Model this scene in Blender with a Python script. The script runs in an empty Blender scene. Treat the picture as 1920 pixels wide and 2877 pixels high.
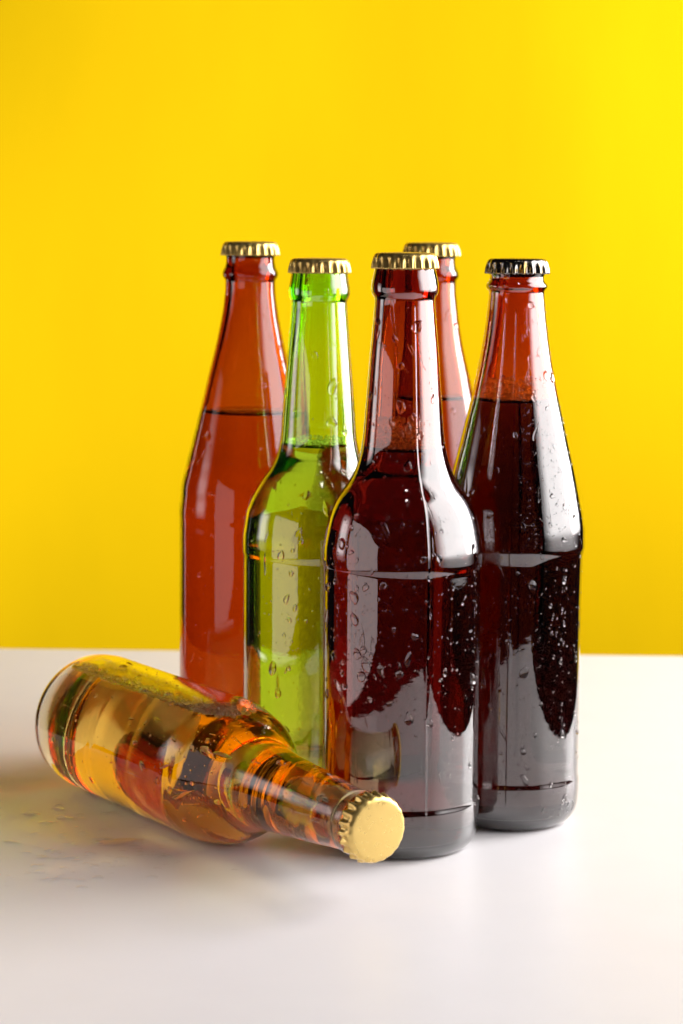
import bpy, bmesh, math, random
import numpy as np
from mathutils import Matrix, Vector
rad = math.radians
scene = bpy.context.scene
COL = scene.collection

# ------------------------------------------------------------------ camera
CAM = Vector((0.0, -1.05, 0.274))
cam_data = bpy.data.cameras.new('camera')
cam = bpy.data.objects.new('camera', cam_data)
COL.objects.link(cam)
cam.location = CAM
cam.rotation_euler = (Matrix.Rotation(rad(90 - 6.826), 3, 'X') @ Matrix.Rotation(rad(0.4), 3, 'Z')).to_euler()
cam_data.sensor_fit = 'HORIZONTAL'
cam_data.sensor_width = 24.0
cam_data.lens = 85.0
cam_data.clip_start = 0.02
cam_data.clip_end = 50
cam_data.dof.use_dof = True
cam_data.dof.focus_distance = 1.03
cam_data.dof.aperture_fstop = 13.0
cam_data.dof.aperture_blades = 0
scene.camera = cam

# ------------------------------------------------------------------ world: a dim studio room
world = bpy.data.worlds.new('World')
scene.world = world
world.use_nodes = True
bg = world.node_tree.nodes['Background']
bg.inputs[0].default_value = (0.55, 0.5, 0.5, 1)
bg.inputs[1].default_value = 0.012

# ------------------------------------------------------------------ studio lamps and added backdrop fills
def area(name, loc, aim, sx, sy, watt, col=(1, 1, 1), spread=180):
    l = bpy.data.lights.new(name, 'AREA')
    l.shape = 'RECTANGLE'
    l.size, l.size_y = sx, sy
    l.energy = watt
    l.color = col
    l.spread = rad(spread)
    o = bpy.data.objects.new(name, l)
    COL.objects.link(o)
    o.location = loc
    d = Vector(aim) - Vector(loc)
    o.rotation_euler = d.to_track_quat('-Z', 'Y').to_euler()
    return o

def soft_edges(o, edge, low=None, floor=0.15):
    """the cloth of a softbox is brightest in the middle and falls off towards its frame"""
    l = o.data
    l.use_nodes = True
    nt = l.node_tree
    em = nt.nodes['Emission']
    ge = nt.nodes.new('ShaderNodeNewGeometry')
    sp = nt.nodes.new('ShaderNodeSeparateXYZ')
    nt.links.new(ge.outputs['Parametric'], sp.inputs[0])
    prod = None
    for ax, wdt in (('X', edge), ('Y', low or edge)):
        for inv in (False, True):
            mr = nt.nodes.new('ShaderNodeMapRange')
            mr.interpolation_type = 'SMOOTHSTEP'
            mr.inputs['From Min'].default_value = 1.0 if inv else 0.0
            mr.inputs['From Max'].default_value = 1.0 - wdt if inv else wdt
            mr.inputs['To Min'].default_value = floor
            mr.inputs['To Max'].default_value = 1.0
            nt.links.new(sp.outputs[ax], mr.inputs['Value'])
            if prod is None:
                prod = mr.outputs['Result']
            else:
                m = nt.nodes.new('ShaderNodeMath')
                m.operation = 'MULTIPLY'
                nt.links.new(prod, m.inputs[0])
                nt.links.new(mr.outputs['Result'], m.inputs[1])
                prod = m.outputs[0]
    nt.links.new(prod, em.inputs['Strength'])

soft_edges(area('softbox', (0.86, -0.10, 0.60), (-0.4, -0.10, 0.40), 1.35, 1.25, 29.0, (1.0, 0.962, 0.955)), 0.30, 0.2)
soft_edges(area('key_softbox', (1.22, 0.64, 0.58), (-0.15, 0.12, 0.15), 0.80, 1.10, 44.0, (1.0, 0.962, 0.955)), 0.25)
soft_edges(area('strip_softbox', (-0.55, 0.10, 0.20), (0.0, 0.10, 0.20), 0.22, 0.28, 0.5, (1.0, 0.96, 0.95)), 0.35)
area('side_softbox', (-0.315, -0.25, 0.128), (0.0, -0.25, 0.128), 0.43, 0.25, 0.38, (1.0, 0.84, 0.82))
area('backdrop_fill', (0.85, 0.75, 0.40), (0.20, 1.17, 0.42), 0.35, 0.7, 1.0, (1.0, 0.98, 0.94), 95)  # added fill, unseen: brightens the backdrop from the right
area('backdrop_fill', (-0.80, 0.80, 0.10), (-0.1, 1.17, 0.25), 0.35, 0.4, 2.8, (1.0, 0.98, 0.94), 140)  # second added fill, low on the left, lifts the backdrop's lower left
area('ceiling_lamp', (0.15, -0.75, 1.6), (0.0, 0.0, 0.1), 0.10, 0.10, 0.25)

# ------------------------------------------------------------------ exposure and sampling
scene.view_settings.view_transform = 'Standard'
scene.view_settings.look = 'None'
scene.view_settings.exposure = 0.07
scene.view_settings.gamma = 1.0
cy = scene.cycles
cy.use_denoising = True
try:
    cy.denoiser = 'OPENIMAGEDENOISE'
    cy.denoising_input_passes = 'RGB_ALBEDO_NORMAL'
except Exception:
    pass
cy.max_bounces = 40
cy.transmission_bounces = 36
cy.glossy_bounces = 12
cy.diffuse_bounces = 4
cy.volume_bounces = 0
cy.transparent_max_bounces = 40
cy.caustics_reflective = True
cy.caustics_refractive = True
cy.blur_glossy = 0.0
cy.sample_clamp_indirect = 0.0
cy.use_adaptive_sampling = False

# ------------------------------------------------------------------ materials
def new_mat(name):
    m = bpy.data.materials.new(name)
    m.use_nodes = True
    nt = m.node_tree
    nt.nodes.clear()
    out = nt.nodes.new('ShaderNodeOutputMaterial')
    return m, nt, out

def noise_bump(nt, scale, strength, dist, detail=2.0, stretch=None, coord='Object'):
    tc = nt.nodes.new('ShaderNodeTexCoord')
    src = tc.outputs[coord]
    if stretch:
        mp = nt.nodes.new('ShaderNodeMapping')
        mp.inputs['Scale'].default_value = stretch
        nt.links.new(src, mp.inputs['Vector'])
        src = mp.outputs['Vector']
    nz = nt.nodes.new('ShaderNodeTexNoise')
    nz.inputs['Scale'].default_value = scale
    nz.inputs['Detail'].default_value = detail
    nt.links.new(src, nz.inputs['Vector'])
    bp = nt.nodes.new('ShaderNodeBump')
    bp.inputs['Strength'].default_value = strength
    bp.inputs['Distance'].default_value = dist
    nt.links.new(nz.outputs['Fac'], bp.inputs['Height'])
    return bp, nz

def math_node(nt, op, *args):
    m = nt.nodes.new('ShaderNodeMath')
    m.operation = op
    for i, v in enumerate(args):
        if isinstance(v, (int, float)):
            m.inputs[i].default_value = v
        else:
            nt.links.new(v, m.inputs[i])
    return m.outputs[0]

def absorb(nt, out, trans, depth):
    """absorption that leaves the colour `trans` of white light after `depth` metres"""
    sg = [-math.log(max(1e-5, c)) / depth for c in trans]
    d = max(sg)
    v = nt.nodes.new('ShaderNodeVolumeAbsorption')
    v.inputs['Color'].default_value = (*[1 - q / d for q in sg], 1)
    v.inputs['Density'].default_value = d
    nt.links.new(v.outputs[0], out.inputs['Volume'])

GLASS_IOR, BEER_IOR = 1.54, 1.34
def glass_mat(name, trans, coat=1.0, coat_ior=1.95, wavy=0.000014):
    """coloured in the mass: `trans` is what two 3 mm walls let through.  Face attributes: wet = wall towards the beer, outside = outer skin"""
    m, nt, out = new_mat(name)
    b = nt.nodes.new('ShaderNodeBsdfPrincipled')
    b.inputs['Base Color'].default_value = (1, 1, 1, 1)
    b.inputs['Roughness'].default_value = 0.0
    b.inputs['Transmission Weight'].default_value = 1.0
    b.inputs['Coat IOR'].default_value = coat_ior
    b.inputs['Coat Roughness'].default_value = 0.0
    wet = nt.nodes.new('ShaderNodeAttribute'); wet.attribute_name = 'wet'
    osd = nt.nodes.new('ShaderNodeAttribute'); osd.attribute_name = 'outside'
    k = math_node(nt, 'MULTIPLY', wet.outputs['Fac'], GLASS_IOR / BEER_IOR - GLASS_IOR)
    nt.links.new(math_node(nt, 'ADD', k, GLASS_IOR), b.inputs['IOR'])
    nt.links.new(math_node(nt, 'MULTIPLY', osd.outputs['Fac'], coat), b.inputs['Coat Weight'])
    bp, _ = noise_bump(nt, 330, 1.0, wavy, 2.0)
    nt.links.new(bp.outputs['Normal'], b.inputs['Normal'])
    nt.links.new(bp.outputs['Normal'], b.inputs['Coat Normal'])
    nt.links.new(b.outputs[0], out.inputs['Surface'])
    absorb(nt, out, trans, 0.006)
    return m

def beer_mat(name, trans):
    """`trans` is what 60 mm of the beer lets through; its side is only a boundary, the glass wall does the refraction"""
    m, nt, out = new_mat(name)
    g = nt.nodes.new('ShaderNodeBsdfGlass')
    g.inputs['Roughness'].default_value = 0.0
    g.inputs['IOR'].default_value = BEER_IOR
    t = nt.nodes.new('ShaderNodeBsdfTransparent')
    top = nt.nodes.new('ShaderNodeAttribute'); top.attribute_name = 'top'
    mx = nt.nodes.new('ShaderNodeMixShader')
    nt.links.new(top.outputs['Fac'], mx.inputs[0])
    nt.links.new(t.outputs[0], mx.inputs[1])
    nt.links.new(g.outputs[0], mx.inputs[2])
    nt.links.new(mx.outputs[0], out.inputs['Surface'])
    absorb(nt, out, trans, 0.060)
    return m

def clear_glass(name, ior, col=(1, 1, 1), rough=0.0):
    m, nt, out = new_mat(name)
    g = nt.nodes.new('ShaderNodeBsdfGlass')
    g.inputs['Color'].default_value = (*col, 1)
    g.inputs['Roughness'].default_value = rough
    g.inputs['IOR'].default_value = ior
    nt.links.new(g.outputs[0], out.inputs['Surface'])
    return m

def metal_mat(name, col, rough, dark=None, metallic=0.86):
    m, nt, out = new_mat(name)
    b = nt.nodes.new('ShaderNodeBsdfPrincipled')
    b.inputs['Metallic'].default_value = metallic
    b.inputs['Base Color'].default_value = (*col, 1)
    tc = nt.nodes.new('ShaderNodeTexCoord')
    nz = nt.nodes.new('ShaderNodeTexNoise')
    nz.inputs['Scale'].default_value = 420
    nz.inputs['Detail'].default_value = 5
    nt.links.new(tc.outputs['Object'], nz.inputs['Vector'])
    mr = nt.nodes.new('ShaderNodeMapRange')
    mr.inputs['From Min'].default_value = 0.3
    mr.inputs['From Max'].default_value = 0.75
    mr.inputs['To Min'].default_value = rough * 0.75
    mr.inputs['To Max'].default_value = rough * 1.35
    nt.links.new(nz.outputs['Fac'], mr.inputs['Value'])
    nt.links.new(mr.outputs['Result'], b.inputs['Roughness'])
    if dark:
        mx = nt.nodes.new('ShaderNodeMix')
        mx.data_type = 'RGBA'
        n2 = nt.nodes.new('ShaderNodeTexNoise')
        n2.inputs['Scale'].default_value = 260
        n2.inputs['Detail'].default_value = 3
        nt.links.new(tc.outputs['Object'], n2.inputs['Vector'])
        r2 = nt.nodes.new('ShaderNodeMapRange')
        r2.inputs['From Min'].default_value = 0.5
        r2.inputs['From Max'].default_value = 0.62
        nt.links.new(n2.outputs['Fac'], r2.inputs['Value'])
        nt.links.new(r2.outputs['Result'], mx.inputs[0])
        mx.inputs[6].default_value = (*col, 1)
        mx.inputs[7].default_value = (*dark, 1)
        nt.links.new(mx.outputs[2], b.inputs['Base Color'])
    bp = nt.nodes.new('ShaderNodeBump')
    bp.inputs['Strength'].default_value = 0.25
    bp.inputs['Distance'].default_value = 0.0001
    nt.links.new(nz.outputs['Fac'], bp.inputs['Height'])
    nt.links.new(bp.outputs['Normal'], b.inputs['Normal'])
    nt.links.new(b.outputs[0], out.inputs['Surface'])
    return m

def diffuse_mat(name, col, rough, spec, nscale, nstr, ndist, vary=0.0, stretch=None):
    m, nt, out = new_mat(name)
    b = nt.nodes.new('ShaderNodeBsdfPrincipled')
    b.inputs['Base Color'].default_value = (*col, 1)
    b.inputs['Roughness'].default_value = rough
    b.inputs['Specular IOR Level'].default_value = spec
    bp, nz = noise_bump(nt, nscale, nstr, ndist, 4.0, stretch)
    nt.links.new(bp.outputs['Normal'], b.inputs['Normal'])
    if vary:
        mx = nt.nodes.new('ShaderNodeMix')
        mx.data_type = 'RGBA'
        nt.links.new(nz.outputs['Fac'], mx.inputs[0])
        mx.inputs[6].default_value = (*[c * (1 - vary) for c in col], 1)
        top = min(1 + vary, 1 / max(col))
        mx.inputs[7].default_value = (*[c * top for c in col], 1)
        nt.links.new(mx.outputs[2], b.inputs['Base Color'])
    nt.links.new(b.outputs[0], out.inputs['Surface'])
    return m

M_BROWN = glass_mat('brown_glass', (0.40, 0.065, 0.010))
M_RBROWN = glass_mat('reddish_brown_glass', (0.50, 0.085, 0.009))
M_REAR = glass_mat('amber_brown_glass', (0.44, 0.088, 0.004), 0.22, 1.6)
M_GREEN = glass_mat('green_glass', (0.50, 0.88, 0.07), 1.0, 1.8)
M_CLEAR = glass_mat('flint_glass', (0.98, 0.98, 0.95), 0.0)
M_WATER = clear_glass('water', 1.33)
M_GOLD = metal_mat('gold_tinplate', (0.82, 0.58, 0.19), 0.32, None, 0.86)
M_SILVER = metal_mat('bare_tinplate', (0.30, 0.28, 0.27), 0.22, (0.36, 0.25, 0.10), 1.0)
M_TABLE = diffuse_mat('white_tabletop', (0.76, 0.745, 0.755), 0.45, 0.3, 30, 0.12, 0.0004, 0.025)
M_BACK = diffuse_mat('yellow_paper', (0.96, 0.615, 0.004), 0.85, 0.0, 3.0, 0.15, 0.010, 0.20, (2.0, 1, 0.7))

# ------------------------------------------------------------------ helpers
def link(name, me, mats, parent=None, smooth=True):
    o = bpy.data.objects.new(name, me)
    for m in mats:
        me.materials.append(m)
    if smooth and len(me.polygons):
        me.polygons.foreach_set('use_smooth', [True] * len(me.polygons))
    COL.objects.link(o)
    if parent is not None:
        o.parent = parent
    return o

def mesh_obj(name, verts, faces, mats, parent=None, slots=None, smooth=True):
    me = bpy.data.meshes.new(name)
    me.from_pydata([tuple(v) for v in verts], [], faces)
    if slots is not None:
        me.polygons.foreach_set('material_index', slots)
    me.update()
    return link(name, me, mats, parent, smooth)

def pchip(xs, ys, xq):
    xs, ys = np.asarray(xs, float), np.asarray(ys, float)
    h = np.diff(xs); d = np.diff(ys) / h
    m = np.zeros_like(ys)
    for i in range(1, len(xs) - 1):
        if d[i - 1] * d[i] > 0:
            w1, w2 = 2 * h[i] + h[i - 1], h[i] + 2 * h[i - 1]
            m[i] = (w1 + w2) / (w1 / d[i - 1] + w2 / d[i])
    m[0], m[-1] = d[0], d[-1]
    i = np.clip(np.searchsorted(xs, xq) - 1, 0, len(h) - 1)
    t = (xq - xs[i]) / h[i]
    return ((1 + 2 * t) * (1 - t) ** 2 * ys[i] + t * (1 - t) ** 2 * h[i] * m[i]
            + t * t * (3 - 2 * t) * ys[i + 1] + t * t * (t - 1) * h[i] * m[i + 1])

MM = 0.001

class Profile:
    """outer radius of a bottle against height, traced in millimetres from the corner of the base to the collar"""
    def __init__(self, pts, lip_z, lip_r=12.2, wall=3.0):
        pts = sorted(pts)
        self.z = np.array([p[0] for p in pts]) * MM
        self.r = np.array([p[1] for p in pts]) * MM
        self.zc = self.z[0]               # top of the rounded base corner
        self.R0 = self.r[0]
        self.lip_z, self.lip_r, self.wall = lip_z * MM, lip_r * MM, wall * MM
    def R(self, z):
        z = np.asarray(z, float)
        out = pchip(self.z, self.r, np.clip(z, self.z[0], self.z[-1]))
        c = np.clip(1 - z / self.zc, 0, 1)
        corner = self.R0 - self.zc * 0.75 * (1 - np.sqrt(np.clip(1 - c ** 2, 0, 1)))
        return np.where(z < self.zc, corner, out)
    def inner(self, z):
        z = np.asarray(z, float)
        zs = np.linspace(self.zc, self.z[-1], 500)
        rs = self.R(zs)
        k = 9
        pad = np.pad(rs, k, mode='edge')
        sm = np.convolve(pad, np.ones(2 * k + 1) / (2 * k + 1), mode='valid')
        r = np.interp(z, zs, sm) - self.wall
        zb = 5.0 * MM
        c = np.clip(1 - (z - zb) / (9 * MM), 0, 1)
        r = r - 9 * MM * (1 - np.sqrt(np.clip(1 - c ** 2, 0, 1)))
        zt = self.z[-1]
        dm = np.clip((zt - z) / MM, 0, None)
        lim = (7.9 + 0.05 * dm + 0.0025 * dm ** 2) * MM            # the wall thickens gently towards the mouth
        k = 2.5 * MM
        hh = np.clip(0.5 + 0.5 * (lim - r) / k, 0, 1)
        r = np.where(z > 0.5 * zt, lim * (1 - hh) + r * hh - k * hh * (1 - hh), r)
        return r

def lathe(prof, angles):
    """profile [(r, z)] -> verts, faces; faces face outward for a profile that runs upward on the outside"""
    verts, faces, ring = [], [], []
    n = len(angles)
    for r, z in prof:
        if r < 1e-7:
            ring.append([len(verts)] * n)
            verts.append((0, 0, z))
        else:
            ring.append(list(range(len(verts), len(verts) + n)))
            verts += [(r * math.cos(a), r * math.sin(a), z) for a in angles]
    owner = []
    for k in range(len(prof) - 1):
        a, b = ring[k], ring[k + 1]
        for i in range(n):
            j = (i + 1) % n
            f = [a[i], a[j], b[j], b[i]]
            g = []
            for v in f:
                if v not in g:
                    g.append(v)
            if len(g) >= 3:
                faces.append(g)
                owner.append(k)
    return verts, faces, owner

def angle_list(n=128, seams=()):
    a = [2 * math.pi * i / n for i in range(n)]
    for s in seams:
        for d in (-0.9, -0.35, 0.0, 0.35, 0.9):
            a.append((s + rad(d)) % (2 * math.pi))
    return sorted(a)

def seam_push(verts, seams, zmin, zmax, h=0.00016):
    out = []
    for x, y, z in verts:
        r = math.hypot(x, y)
        if r > 0.008 and zmin < z < zmax:
            a = math.atan2(y, x)
            for s in seams:
                d = abs((a - s + math.pi) % (2 * math.pi) - math.pi)
                if d < rad(0.5):
                    k = 1 + h / r
                    x, y = x * k, y * k
        out.append((x, y, z))
    return out

def inner_profile(P, z0, z1, n=110):
    zs = np.concatenate([np.linspace(5.0 * MM, 15 * MM, 14), np.linspace(15 * MM, z1, n)[1:]])
    zs = zs[(zs < z1 - 1e-6)]
    zs = np.append(zs, z1)
    pr = [(0.0, 7.2 * MM), (0.35 * float(P.inner(6 * MM)), 6.8 * MM)]
    pr += [(max(1e-4, float(P.inner(z))), float(z)) for z in zs if z >= z0]
    return pr

def outer_profile(P):
    Rb = P.R0 - P.zc * 0.75
    pr = [(0.0, 3.4 * MM), (Rb * 0.45, 3.0 * MM), (Rb * 0.75, 1.7 * MM), (Rb * 0.93, 0.35 * MM), (Rb, 0.0)]
    pr += [(float(P.R(z)), float(z)) for z in np.linspace(0, P.zc, 12)[1:]]
    pr += [(float(P.R(z)), float(z)) for z in np.linspace(P.zc, P.z[-1], 230)[1:]]
    zt = P.z[-1]
    pr += [(P.lip_r + 0.3 * MM, zt + 1.0 * MM), (P.lip_r, P.lip_z - 1.5 * MM), (P.lip_r - 1.2 * MM, P.lip_z - 0.2 * MM),
           (10.2 * MM, P.lip_z - 0.2 * MM), (9.4 * MM, P.lip_z - 1.0 * MM)]
    return pr

def face_attr(me, name, vals):
    at = me.attributes.new(name, 'FLOAT', 'FACE')
    at.data.foreach_set('value', [float(q) for q in vals])

def make_glass(P, mat, parent, fill=None, seams=(), inner=None):
    """one closed shell: outside, lip, inside wall; the inside below the level of the beer is marked wet"""
    ang = angle_list(128, seams)
    out = outer_profile(P)
    n_out = len(out) - 2
    n_dry = n_out
    if fill is not None:
        zs = np.linspace(P.lip_z - 1.6 * MM, fill, 60)
        out = out + [(float(P.inner(z)), float(z)) for z in zs]
        n_dry = len(out) - 1
        out += inner_profile(P, 5 * MM, fill)[::-1][1:]
    v, f, own = lathe(out, ang)
    if seams:
        v = seam_push(v, seams, 12 * MM, P.z[-1] * 0.93)
    wet = [1 if k >= n_dry and fill is not None else 0 for k in own]
    osd = [1 if k < n_out else 0 for k in own]
    if inner:
        k = len(v)
        v = list(v) + inner[0]
        f = f + [[q + k for q in g] for g in inner[1]]
        wet += inner[2]
        osd += [0] * len(inner[2])
    o = mesh_obj('glass', v, f, [mat], parent)
    face_attr(o.data, 'wet', wet)
    face_attr(o.data, 'outside', osd)
    return o

SKIN = 0.00003
def make_beer(P, mat, parent, fill, seams=()):
    pr = [(max(0.0, r - SKIN) if r > 0 else 0.0, z + (SKIN if z < 14 * MM else 0)) for r, z in inner_profile(P, 5 * MM, fill)]
    nwall = len(pr) - 1
    R = pr[-1][0]
    for k in (0.1, 0.25, 0.5, 0.8, 1.2, 1.7, 2.3, 3.2, 4.5, 6.5):
        pr.append((R - k * MM, fill - 2.2 * MM * (1 - math.exp(-k / 1.3))))
    pr.append((0.0, fill - 2.2 * MM))
    v, f, own = lathe(pr, angle_list(128, seams))
    o = mesh_obj('beer', v, f, [mat], parent)
    face_attr(o.data, 'top', [0 if k < nwall else 1 for k in own])
    return o

_ico = {}
def ico(sub):
    if sub not in _ico:
        bm = bmesh.new()
        bmesh.ops.create_icosphere(bm, subdivisions=sub, radius=1.0)
        bm.verts.ensure_lookup_table()
        _ico[sub] = ([v.co.copy() for v in bm.verts], [[v.index for v in f.verts] for f in bm.faces])
        bm.free()
    return _ico[sub]

def bubbles_mesh(name, pts, mat, parent, sub=2):
    vs, fs = ico(sub)
    V, F = [], []
    for p, r in pts:
        k = len(V)
        V += [(p[0] + r * q.x, p[1] + r * q.y, p[2] + r * q.z) for q in vs]
        F += [[i + k for i in f] for f in fs]
    o = mesh_obj(name, V, F, [mat], parent)
    o['kind'] = 'stuff'
    return o

def ring_foam(P, mat, parent, fill, rows, rb, seed, ragged=0.4, layers=3):
    rnd = random.Random(seed)
    pts = []
    z = fill + rb * 0.2
    for k in range(rows):
        rbk = rb * (1 + 0.12 * k)
        for lay in range(layers):
            Rr = float(P.inner(z)) - rbk * (1.02 + 1.75 * lay)
            n = int(2 * math.pi * Rr / (1.9 * rbk))
            off = rnd.random()
            for i in range(n):
                if k > 0 and rnd.random() < ragged * k / rows:
                    continue
                a = 2 * math.pi * (i + off + rnd.uniform(-.22, .22)) / n
                r = rbk * rnd.uniform(0.62, 1.08)
                Rq = float(P.inner(z)) - r * 1.04 - 1.75 * lay * rbk
                pts.append(((Rq * math.cos(a), Rq * math.sin(a), z + rnd.uniform(-.35, .35) * rbk), r))
        z += rbk * 1.55
    return bubbles_mesh('foam', pts, mat, parent)

def dome(P, th, z0, a, b, h, rot=0.0, wob=0.0, rnd=None, seg=12, rings=(1.0, 0.82, 0.55, 0.25), tail=0.0):
    """a drop hugging the bottle wall: a half-width, b half-height, h relief"""
    R0 = float(P.R(z0))
    ph = [rnd.uniform(0, 6.28) for _ in range(3)] if rnd else [0, 0, 0]
    V, F = [], []
    def put(u, w, hh):
        z = z0 + w
        r = float(P.R(z)) + hh
        t = th + u / R0
        V.append((r * math.cos(t), r * math.sin(t), z))
    n = len(rings)
    for k, s in enumerate(rings):
        hh = -0.00004 if k == 0 else h * (1 - s * s) ** 0.62
        for i in range(seg):
            q = 2 * math.pi * i / seg
            m = 1 + wob * (0.6 * math.sin(2 * q + ph[0]) + 0.45 * math.sin(3 * q + ph[1]) + 0.3 * math.sin(5 * q + ph[2]))
            u, w = a * s * m * math.cos(q), b * s * m * math.sin(q)
            if tail and w > 0:
                u *= max(0.25, 1 - tail * w / b)
            c, sn = math.cos(rot), math.sin(rot)
            put(u * c - w * sn, u * sn + w * c, hh)
    put(0, 0, h)
    for k in range(n - 1):
        for i in range(seg):
            j = (i + 1) % seg
            F.append([k * seg + i, k * seg + j, (k + 1) * seg + j, (k + 1) * seg + i])
    for i in range(seg):
        F.append([(n - 1) * seg + i, (n - 1) * seg + (i + 1) % seg, n * seg])
    return V, F

def add_drops(P, parent, face, zones, seed, size=1.0):
    """zones: (angle lo, hi in degrees right of the side facing the camera, z lo, hi in mm, small drops, large drops)"""
    rnd = random.Random(seed)
    SV, SF = [], []
    placed = []
    for lo, hi, z0, z1, ns, nl in zones:
        for i in range(ns + nl):
            big = i < nl
            for _ in range(12):
                th = face + rad(rnd.uniform(lo, hi))
                z = rnd.uniform(z0, z1) * MM
                if big:
                    a = min(2.4, size * rnd.lognormvariate(0.08, 0.38)) * MM
                else:
                    a = min(0.62, max(0.13, rnd.lognormvariate(-1.2, 0.45))) * MM
                R = float(P.R(z))
                if all((z - q[1]) ** 2 + (R * (th - q[0])) ** 2 > (a + q[2]) ** 2 * 1.1 for q in placed):
                    break
            else:
                continue
            placed.append((th, z, a))
            run = big and rnd.random() < 0.16
            b = a * (rnd.uniform(0.75, 1.9) if big else rnd.uniform(0.8, 1.5))
            if big and rnd.random() < 0.18:
                a *= 0.5; b *= 1.5
            h = min(a, b) * rnd.uniform(0.45, 0.7)
            w = rnd.uniform(0.08, 0.3) if big else 0.1
            V, F = dome(P, th, z, a, b, h, rnd.uniform(-.5, .5), w, rnd, 14 if big else 8,
                        (1.0, 0.9, 0.68, 0.36) if big else (1.0, 0.8, 0.4), rnd.choice((0, 0, 0.5)) if big else 0)
            if run:                                   # a trail left above a drop that has slid down
                L = rnd.uniform(4, 11) * MM
                tv, tf = dome(P, th + rnd.uniform(-.01, .01), z + L * 0.6, a * rnd.uniform(.28, .45), L * 0.6, 0.00022, rnd.uniform(-.06, .06), 0.12, rnd, 12, (1.0, 0.8, 0.4), 0.5)
                k = len(SV)
                SV += tv
                SF += [[q + k for q in f] for f in tf]
            if big:
                mesh_obj('water_droplet', V, F, [M_WATER], parent)
            else:
                k = len(SV)
                SV += V
                SF += [[q + k for q in f] for f in F]
    if SV:
        o = mesh_obj('condensation', SV, SF, [M_WATER], parent)
        o['kind'] = 'stuff'

def cap_mesh():
    """crown cap, skirt edge at z = 0, 21 flutes"""
    n = 21 * 12
    prof = []                                   # (r, z, flute)
    for r in (0.0, 4.0, 8.0, 10.4, 11.5):
        prof.append((r, 7.15 - 0.35 * (r / 11.5) ** 2, 0))
    for k in range(1, 7):
        q = rad(90 - 13 * k)
        prof.append((11.5 + 2.2 * math.cos(q), 4.6 + 2.2 * math.sin(q), 0.03 * k))
    z_, r_ = prof[-1][1], prof[-1][0]
    for k in range(1, 9):
        t = k / 8
        prof.append((r_ + (14.2 - r_) * t ** 1.3, z_ * (1 - t), 0.18 + 0.62 * min(1, t * 2.0)))
    back = [(r - 0.35 if r > 1 else r, max(z - 0.3, 0.02), fl) for r, z, fl in prof[::-1]]
    allp = prof + back
    V, F, ring = [], [], []
    for r, z, fl in allp:
        if r == 0:
            ring.append([len(V)] * n); V.append((0, 0, z * MM)); continue
        ring.append(list(range(len(V), len(V) + n)))
        for i in range(n):
            a = 2 * math.pi * i / n
            s = math.cos(21 * a)
            sh = s if s > 0 else -abs(s) ** 0.6
            rr = r + fl * 0.85 * sh
            V.append((rr * MM * math.cos(a), rr * MM * math.sin(a), z * MM))
    for k in range(len(allp) - 1):
        a, b = ring[k], ring[k + 1]
        for i in range(n):
            j = (i + 1) % n
            g = []
            for v in (a[i], b[i], b[j], a[j]):
                if v not in g:
                    g.append(v)
            if len(g) > 2:
                F.append(g)
    me = bpy.data.meshes.new('crown_cap')
    me.from_pydata(V, [], F)
    me.polygons.foreach_set('use_smooth', [True] * len(F))
    me.update()
    return me

CAP = cap_mesh()
CAP.materials.append(M_GOLD)
CAP2 = CAP.copy()
CAP2.materials.clear()
CAP2.materials.append(M_SILVER)

def add_cap(parent, z, turn=0.0, me=CAP, tilt=0.0):
    o = bpy.data.objects.new('crown_cap', me)
    COL.objects.link(o)
    o.parent = parent
    o.location = (0, 0, z * MM)
    o.rotation_euler = (tilt, 0, turn)
    return o

GROUP = 'beer bottles on the white tabletop'
def bottle(loc, label):
    e = bpy.data.objects.new('beer_bottle', None)
    COL.objects.link(e)
    e.location = loc
    e['label'] = label
    e['category'] = 'bottle'
    e['group'] = GROUP
    e.empty_display_size = 0.02
    return e

def facing(loc):
    return math.atan2(CAM.y - loc[1], CAM.x - loc[0])

# ------------------------------------------------------------------ table and backdrop
def make_table():
    x0, x1, y0 = -0.29, 0.295, -0.43
    yl, yr = 0.487, 0.477                       # back edge, a little askew
    t, c = 0.018, 0.0015
    def yb(x):
        return yl + (yr - yl) * (x + 0.22) / 0.44
    bm = bmesh.new()
    pts = [(x0, -0.09), (-0.265, -0.175), (-0.20, -0.275), (-0.10, -0.36), (0.02, y0), (0.16, y0 - 0.015), (x1 + 0.02, y0 + 0.005), (x1, yb(x1)), (x0, yb(x0))]
    top = [bm.verts.new((x, y, 0)) for x, y in pts]
    f = bm.faces.new(top)
    ext = bmesh.ops.extrude_face_region(bm, geom=[f])
    for v in ext['geom']:
        if isinstance(v, bmesh.types.BMVert):
            v.co.z = -t
    bmesh.ops.recalc_face_normals(bm, faces=bm.faces)
    bmesh.ops.bevel(bm, geom=list(bm.edges), offset=c, segments=3, profile=0.5, affect='EDGES')
    me = bpy.data.meshes.new('table')
    bm.to_mesh(me); bm.free()
    o = link('table', me, [M_TABLE], None, False)
    o['label'] = 'glossy white tabletop carrying all six bottles'
    o['category'] = 'table'
make_table()

def make_backdrop():
    V, F = [], []
    nx, nz = 60, 40
    for j in range(nz + 1):
        for i in range(nx + 1):
            x = -0.90 + 1.80 * i / nx
            z = -0.5 + 1.3 * j / nz
            y = 1.16 + 0.013 * math.sin(x * 9 + 0.6 * z) + 0.008 * math.sin(x * 13 + 2 + z * 1.3)
            V.append((x, y, z))
    for j in range(nz):
        for i in range(nx):
            a = j * (nx + 1) + i
            F.append([a, a + 1, a + nx + 2, a + nx + 1])
    o = mesh_obj('backdrop', V, F, [M_BACK])
    o['kind'] = 'structure'
make_backdrop()

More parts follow.
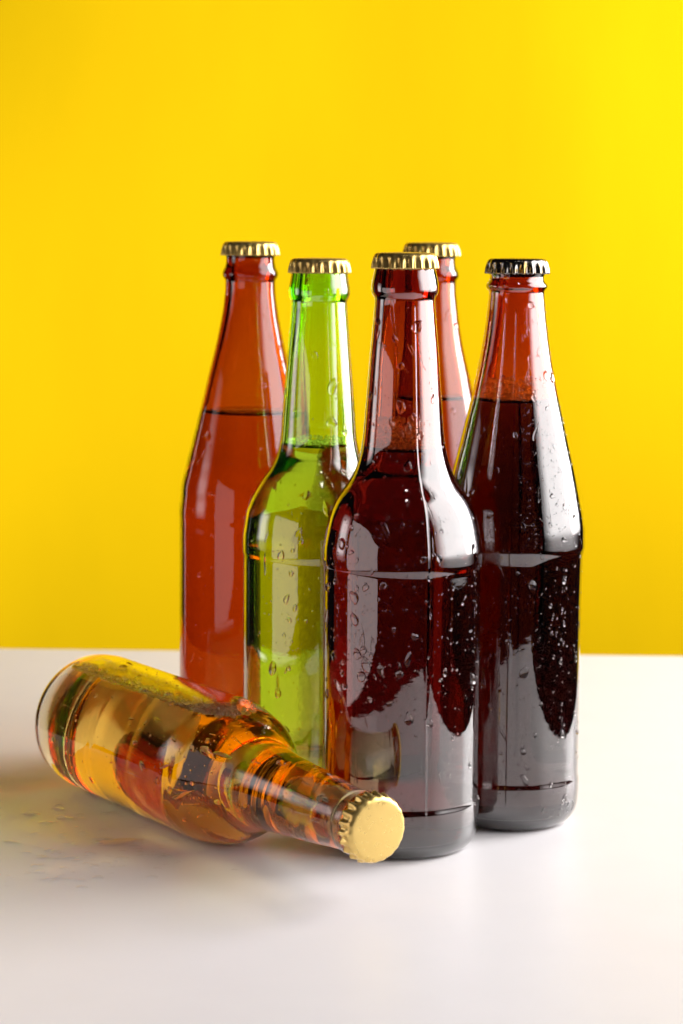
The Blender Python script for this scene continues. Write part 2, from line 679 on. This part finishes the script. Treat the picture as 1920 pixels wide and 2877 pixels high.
# ------------------------------------------------------------------ the standing bottles
PF = Profile([(11, 34.6), (15, 34.9), (20.5, 34.9), (23.0, 34.45), (60, 34.4), (124, 34.4), (127, 34.95), (131.9, 34.9), (136, 34.4),
              (140.8, 33.5), (147.8, 31.8), (154.7, 28.8), (161.7, 23.9), (165, 22.0), (168.7, 20.5), (172.2, 19.4), (179.1, 18.0), (196.4, 16.5),
              (217, 15.0), (235, 13.4), (240.4, 13.05), (242.1, 13.05), (243.0, 13.9), (244.6, 14.55), (246.2, 14.6), (249, 14.3),
              (252.5, 13.5), (255.5, 12.9)], 260.5)
PG = Profile([(11, 35.2), (15, 35.7), (20.5, 35.7), (23.0, 35.2), (60, 35.2), (118, 35.2), (121, 35.7), (128, 35.6), (133, 34.9), (138.8, 34.0),
              (144.5, 32.0), (150.2, 29.0), (155, 26.0), (161.5, 21.6), (165.8, 19.6), (173.4, 17.9), (187.1, 16.9), (212.6, 14.9),
              (232, 13.3), (236.3, 13.0), (238.2, 13.0), (239.3, 13.8), (241.0, 14.3), (243.0, 14.3), (246.3, 13.7), (251.5, 12.9)], 256.8)
PR = Profile([(12, 31.6), (16, 31.9), (20.5, 31.9), (23.0, 31.5), (64, 31.4), (122, 31.8), (126.0, 32.3), (128, 32.9), (134.7, 32.8), (141.7, 32.0),
              (148.8, 30.7), (163.4, 27.7), (170.7, 25.9), (185.2, 22.5), (199.7, 19.1), (214.2, 16.2), (228.6, 14.0), (238, 12.95),
              (242.9, 12.6), (244.2, 12.7), (245.0, 13.6), (246.0, 14.0), (246.9, 13.7), (248.2, 12.7), (250.2, 12.2), (251, 12.6), (252.5, 12.7)], 257.6)
PL = Profile([(12, 35.5), (16, 35.9), (20, 35.8), (24, 35.4), (60, 35.4), (110, 35.4), (124, 35.4), (128.3, 35.6), (132.3, 35.4), (136, 34.9),
              (141.5, 34.6), (153.6, 31.9), (165.9, 28.7), (180.9, 25.0), (190, 22.8), (199.1, 20.7), (208.2, 18.4), (217.3, 16.3),
              (233.5, 13.4), (242, 12.6), (245.2, 12.6), (246.4, 13.4), (247.8, 14.0), (249.2, 13.8), (252, 12.6), (254, 12.2), (256.5, 12.2),
              (258, 12.6)], 263.8)
PRR = Profile([(z * 1000, r * 960) for z, r in zip(PL.z, PL.r)], 263.8)
PRR.r = np.where(PRR.z > 0.23, PL.r, PRR.r)

def foam_mat(name, col, mix, ior=1.12):
    m, nt, out = new_mat(name)
    g = nt.nodes.new('ShaderNodeBsdfGlass')
    g.inputs['Roughness'].default_value = 0.0
    g.inputs['IOR'].default_value = ior
    d = nt.nodes.new('ShaderNodeBsdfDiffuse')
    d.inputs['Color'].default_value = (*col, 1)
    t = nt.nodes.new('ShaderNodeBsdfTranslucent')
    t.inputs['Color'].default_value = (*col, 1)
    m1 = nt.nodes.new('ShaderNodeMixShader')
    m1.inputs[0].default_value = 0.8
    nt.links.new(d.outputs[0], m1.inputs[1]); nt.links.new(t.outputs[0], m1.inputs[2])
    m2 = nt.nodes.new('ShaderNodeMixShader')
    m2.inputs[0].default_value = mix
    nt.links.new(g.outputs[0], m2.inputs[1]); nt.links.new(m1.outputs[0], m2.inputs[2])
    nt.links.new(m2.outputs[0], out.inputs['Surface'])
    return m
FOAM_AMBER = foam_mat('amber_foam', (1.0, 0.97, 0.88), 0.3)
FOAM_GREEN = foam_mat('pale_foam', (0.97, 0.99, 0.9), 0.35)
FOAM_CLEAR = foam_mat('golden_foam', (1.0, 0.88, 0.62), 0.35, 1.33)
BEER_DARK = beer_mat('dark_red_beer', (0.30, 0.022, 0.008))
BEER_STOUT = beer_mat('stout', (0.035, 0.002, 0.001))
BEER_RED = beer_mat('amber_red_beer', (0.95, 0.55, 0.25))
BEER_GREEN = beer_mat('pale_lager', (0.90, 0.70, 0.18))
BEER_GOLD = beer_mat('golden_lager', (0.955, 0.69, 0.21))

def D2Y(d):
    return d - 1.05

# front brown bottle
loc = (0.0268, D2Y(1.050), 0)
fz = facing(loc)
b = bottle(loc, 'dark brown round-shouldered bottle standing foremost, gold cap, amber foam in its neck')
seams = [fz + rad(18), fz + rad(198)]
make_glass(PF, M_BROWN, b, 177.4 * MM, seams)
make_beer(PF, BEER_DARK, b, 177.4 * MM, seams)
ring_foam(PF, FOAM_AMBER, b, 177.2 * MM, 6, 1.1 * MM, 3, 0.4, 2)
add_cap(b, 254.4, 0.1)
add_drops(PF, b, fz, [(-60, -8, 70, 150, 200, 34), (-8, 40, 70, 150, 130, 18), (-50, 45, 10, 70, 130, 12), (40, 85, 20, 150, 90, 6),
                      (-80, -45, 30, 140, 60, 8), (-70, 60, 182, 238, 70, 20), (-70, 70, 150, 180, 60, 6)], 11, 1.2)

# green bottle
loc = (-0.0110, D2Y(1.130), 0)
gz = facing(loc)
b = bottle(loc, 'green glass beer bottle with a gold cap, half hidden behind the foremost brown bottle')
make_glass(PG, M_GREEN, b, 171.5 * MM)
make_beer(PG, BEER_GREEN, b, 171.5 * MM)
ring_foam(PG, FOAM_GREEN, b, 171.4 * MM, 2, 0.9 * MM, 5, 0.2, 2)
add_cap(b, 250.6, 0.25)
add_drops(PG, b, gz, [(-60, 40, 60, 165, 170, 34), (-60, 40, 25, 60, 40, 8), (-70, 60, 175, 235, 50, 8)], 12, 1.2)

# right bottle
loc = (0.0786, D2Y(1.097), 0)
rz = facing(loc)
b = bottle(loc, 'rightmost bottle, almost black stout under a tarnished silver cap, sloping cone neck')
seams = [rz - rad(2), rz + rad(178)]
make_glass(PR, M_RBROWN, b, 195.6 * MM, seams)
make_beer(PR, BEER_STOUT, b, 195.6 * MM, seams)
ring_foam(PR, FOAM_AMBER, b, 195.5 * MM, 5, 1.05 * MM, 7, 0.4, 2)
add_cap(b, 251.6, 0.05, CAP2)
add_drops(PR, b, rz, [(5, 75, 130, 205, 330, 24), (-35, 50, 70, 130, 190, 18), (-35, 50, 25, 70, 130, 14), (45, 85, 20, 130, 60, 4),
                      (-60, 10, 130, 190, 50, 10), (10, 80, 205, 240, 60, 8), (-40, 60, 8, 25, 30, 6)], 13)
# relief marks moulded low on its right side
V, F = [], []
rn = random.Random(4)
def ridge(deg0, z0, deg1, z1, w=0.42):
    R = float(PR.R((z0 + z1) / 2 * MM))
    du, dz = rad(deg1 - deg0) * R, (z1 - z0) * MM
    L = math.hypot(du, dz) / 2
    v, f = dome(PR, rz + rad((deg0 + deg1) / 2), (z0 + z1) / 2 * MM, w * MM, L + w * 0.5 * MM, 0.45 * MM, math.atan2(dz, du) - math.pi / 2, 0, None, 8, (1.0, 0.75, 0.4))
    k = len(V)
    V.extend(v)
    F.extend([[q + k for q in g] for g in f])
for d in (33.5, 36.5, 39.5):
    ridge(d, 7.6, d + 0.8, 11.6)
ridge(33.5, 7.5, 40.2, 7.5)
ridge(46, 7.5, 46.8, 12.4); ridge(46, 7.5, 50, 7.5); ridge(46.6, 10, 50, 10); ridge(46.8, 12.4, 51, 12.4)
ridge(53, 7.5, 53.8, 12.4); ridge(53.8, 12.4, 56, 9.5); ridge(56, 9.5, 58.8, 12.4); ridge(58.8, 12.4, 58.5, 7.5)
ridge(66, 7.5, 67, 12.4)
mesh_obj('embossed_mark', V, F, [M_WATER], b)

# rear left bottle
loc = (-0.0463, D2Y(1.212), 0)
lz = facing(loc)
b = bottle(loc, 'rear left amber bottle with translucent red beer, sloping cone neck and gold cap')
make_glass(PL, M_REAR, b, 180.2 * MM)
make_beer(PL, BEER_RED, b, 180.2 * MM)
add_cap(b, 257.4, 0.18)
add_drops(PL, b, lz, [(-65, 60, 30, 175, 190, 26), (10, 75, 175, 235, 60, 6)], 14)

# rear right bottle
loc = (0.0443, D2Y(1.222), 0)
qz = facing(loc)
b = bottle(loc, 'rear brown bottle of which only the neck and gold cap show behind the foremost bottle')
make_glass(PRR, M_REAR, b, 187.4 * MM)
make_beer(PRR, BEER_RED, b, 187.4 * MM)
add_cap(b, 257.4, 0.3)
add_drops(PRR, b, qz, [(0, 75, 150, 240, 60, 6)], 15)

# ------------------------------------------------------------------ the lying bottle
PY = Profile([(11, 32.6), (15, 32.98), (40, 32.9), (100, 32.9), (128, 32.98), (133, 32.8), (140, 31.7), (147.8, 29.8), (154.7, 26.6), (161.7, 22.6),
              (165, 21.0), (168.7, 19.8), (172.2, 18.9), (179.1, 17.8), (196.4, 16.3), (217, 14.7), (232, 13.3), (240.4, 12.9), (242.1, 12.9),
              (243.2, 13.3), (244.6, 13.5), (248, 13.5), (251.5, 12.9)], 257.3)
A = Vector((-0.1228, D2Y(1.162), 0.033))
B = Vector((0.0182, D2Y(0.9405), 0.033))
ez = (B - A).normalized()
ex = Vector((0, 0, 1))
ey = ez.cross(ex).normalized()
Mrot = Matrix((ex, ey, ez)).transposed()          # local x is up, local y is sideways, local z runs to the cap
b = bottle(A, 'clear glass bottle of golden beer lying on its side, gold cap towards the viewer')
b.rotation_euler = Mrot.to_euler()
LEVEL = 0.0262                                    # height of the beer above the axis
def lying_inner():
    pr = inner_profile(PY, 5 * MM, PY.lip_z - 1.2 * MM, 140) + [(0.0, PY.lip_z - 1.2 * MM)]
    out = []
    for part in ('beer', 'wet', 'dry'):
        p2 = [(max(0.0, r - SKIN) if r > 0 else 0.0, z) for r, z in pr] if part == 'beer' else pr
        if part == 'beer':
            p2[0] = (0.0, p2[0][1] + SKIN); p2[1] = (p2[1][0], p2[1][1] + SKIN); p2[-1] = (0.0, p2[-1][1] - SKIN)
        v, f, own = lathe(p2, angle_list(128))
        bm = bmesh.new()
        bv = [bm.verts.new(p) for p in v]
        for q in f:
            bm.faces.new([bv[i] for i in q])
        low = part != 'dry'
        bmesh.ops.bisect_plane(bm, geom=list(bm.verts) + list(bm.edges) + list(bm.faces), dist=1e-7,
                               plane_co=(LEVEL, 0, 0), plane_no=(1, 0, 0), clear_outer=low, clear_inner=not low)
        if part == 'beer':
            for q in bm.faces:
                q.material_index = 0
            ed = [e for e in bm.edges if e.is_boundary]
            g = bmesh.ops.triangle_fill(bm, edges=ed, use_beauty=True, normal=(1, 0, 0))
            tops = [q for q in g['geom'] if isinstance(q, bmesh.types.BMFace)]
            for q in tops:
                q.normal_update()
                if q.normal.x < 0:
                    q.normal_flip()
            bm.faces.index_update()
            ids = {q.index for q in tops}
            me = bpy.data.meshes.new('beer')
            bm.to_mesh(me)
            o = link('beer', me, [BEER_GOLD], b)
            face_attr(me, 'top', [1 if i in ids else 0 for i in range(len(me.polygons))])
            me.polygons.foreach_set('use_smooth', [i not in ids for i in range(len(me.polygons))])
        else:
            bmesh.ops.reverse_faces(bm, faces=list(bm.faces))
            bm.verts.index_update()
            out.append(([tuple(q.co) for q in bm.verts], [[q.index for q in g.verts] for g in bm.faces]))
        bm.free()
    (v1, f1), (v2, f2) = out
    k = len(v1)
    return v1 + v2, f1 + [[q + k for q in g] for g in f2], [1] * len(f1) + [0] * len(f2)
make_glass(PY, M_CLEAR, b, inner=lying_inner())
add_cap(b, 250.8, 0.12)

camL = Mrot.transposed() @ (CAM - A)
yface = math.atan2(camL.y, camL.x)
ydir = 1.0 if camL.y > 0 else -1.0
# foam along the water line of the air pocket
rnd = random.Random(21)
pts = []
zz = 0.009
while zz < 0.150:
    ri = float(PY.inner(zz))
    if ri > LEVEL + 0.0004:
        w = math.sqrt(ri * ri - LEVEL * LEVEL)
        width = 0.0055 + 0.010 * max(0, (zz - 0.100) / 0.045) + 0.004 * max(0, (0.03 - zz) / 0.02)
        for side in (1, -1):
            q = 0.0
            while q < min(width, w) * (1 if side > 0 else 0.6):
                r = rnd.uniform(0.0009, 0.0015)
                pts.append(((LEVEL + rnd.uniform(-0.0008, 0.0012), side * ydir * (w - r - q), zz + rnd.uniform(-.0004, .0004)), r))
                q += r * 1.9
    zz += 0.0013
bubbles_mesh('foam', pts, FOAM_CLEAR, b)
add_drops(PY, b, yface, [(-70, 60, 15, 128, 170, 30), (-60, 60, 128, 165, 160, 24), (-50, 60, 165, 235, 50, 8)], 16)

# ------------------------------------------------------------------ water spots on the table
class Flat:
    pass
rnd = random.Random(31)
V, F = [], []
def spot(x, y, a, bb, h, wob, rot):
    seg, rings = 14, (1.0, 0.86, 0.55, 0.22)
    ph = [rnd.uniform(0, 6.28) for _ in range(4)]
    k0 = len(V)
    for k, s in enumerate(rings):
        hh = -0.0002 if k == 0 else h * (1 - s * s) ** 0.6
        for i in range(seg):
            q = 2 * math.pi * i / seg
            m = 1 + wob * (0.5 * math.sin(2 * q + ph[0]) + 0.4 * math.sin(3 * q + ph[1]) + 0.3 * math.sin(5 * q + ph[2]))
            u, w = a * s * m * math.cos(q), bb * s * m * math.sin(q)
            V.append((x + u * math.cos(rot) - w * math.sin(rot), y + u * math.sin(rot) + w * math.cos(rot), hh))
    V.append((x, y, h))
    n = len(rings)
    for k in range(n - 1):
        for i in range(seg):
            j = (i + 1) % seg
            F.append([k0 + k * seg + i, k0 + k * seg + j, k0 + (k + 1) * seg + j, k0 + (k + 1) * seg + i])
    for i in range(seg):
        F.append([k0 + (n - 1) * seg + i, k0 + (n - 1) * seg + (i + 1) % seg, k0 + n * seg])
for i in range(150):
    t = rnd.random()
    x = -0.135 + 0.055 * t + rnd.gauss(0, 0.012)
    y = 0.075 - 0.14 * rnd.random() ** 0.8 + rnd.gauss(0, 0.01)
    a = min(2.4, rnd.lognormvariate(0.1, 0.5)) * MM
    spot(x, y, a * rnd.uniform(1, 1.9), a, a * 0.42, 0.3, rnd.uniform(-.5, .5))
spot(-0.098, 0.0, 0.013, 0.006, 0.0006, 0.3, 0.4)
o = mesh_obj('water_spots', V, F, [M_WATER])
o['kind'] = 'stuff'
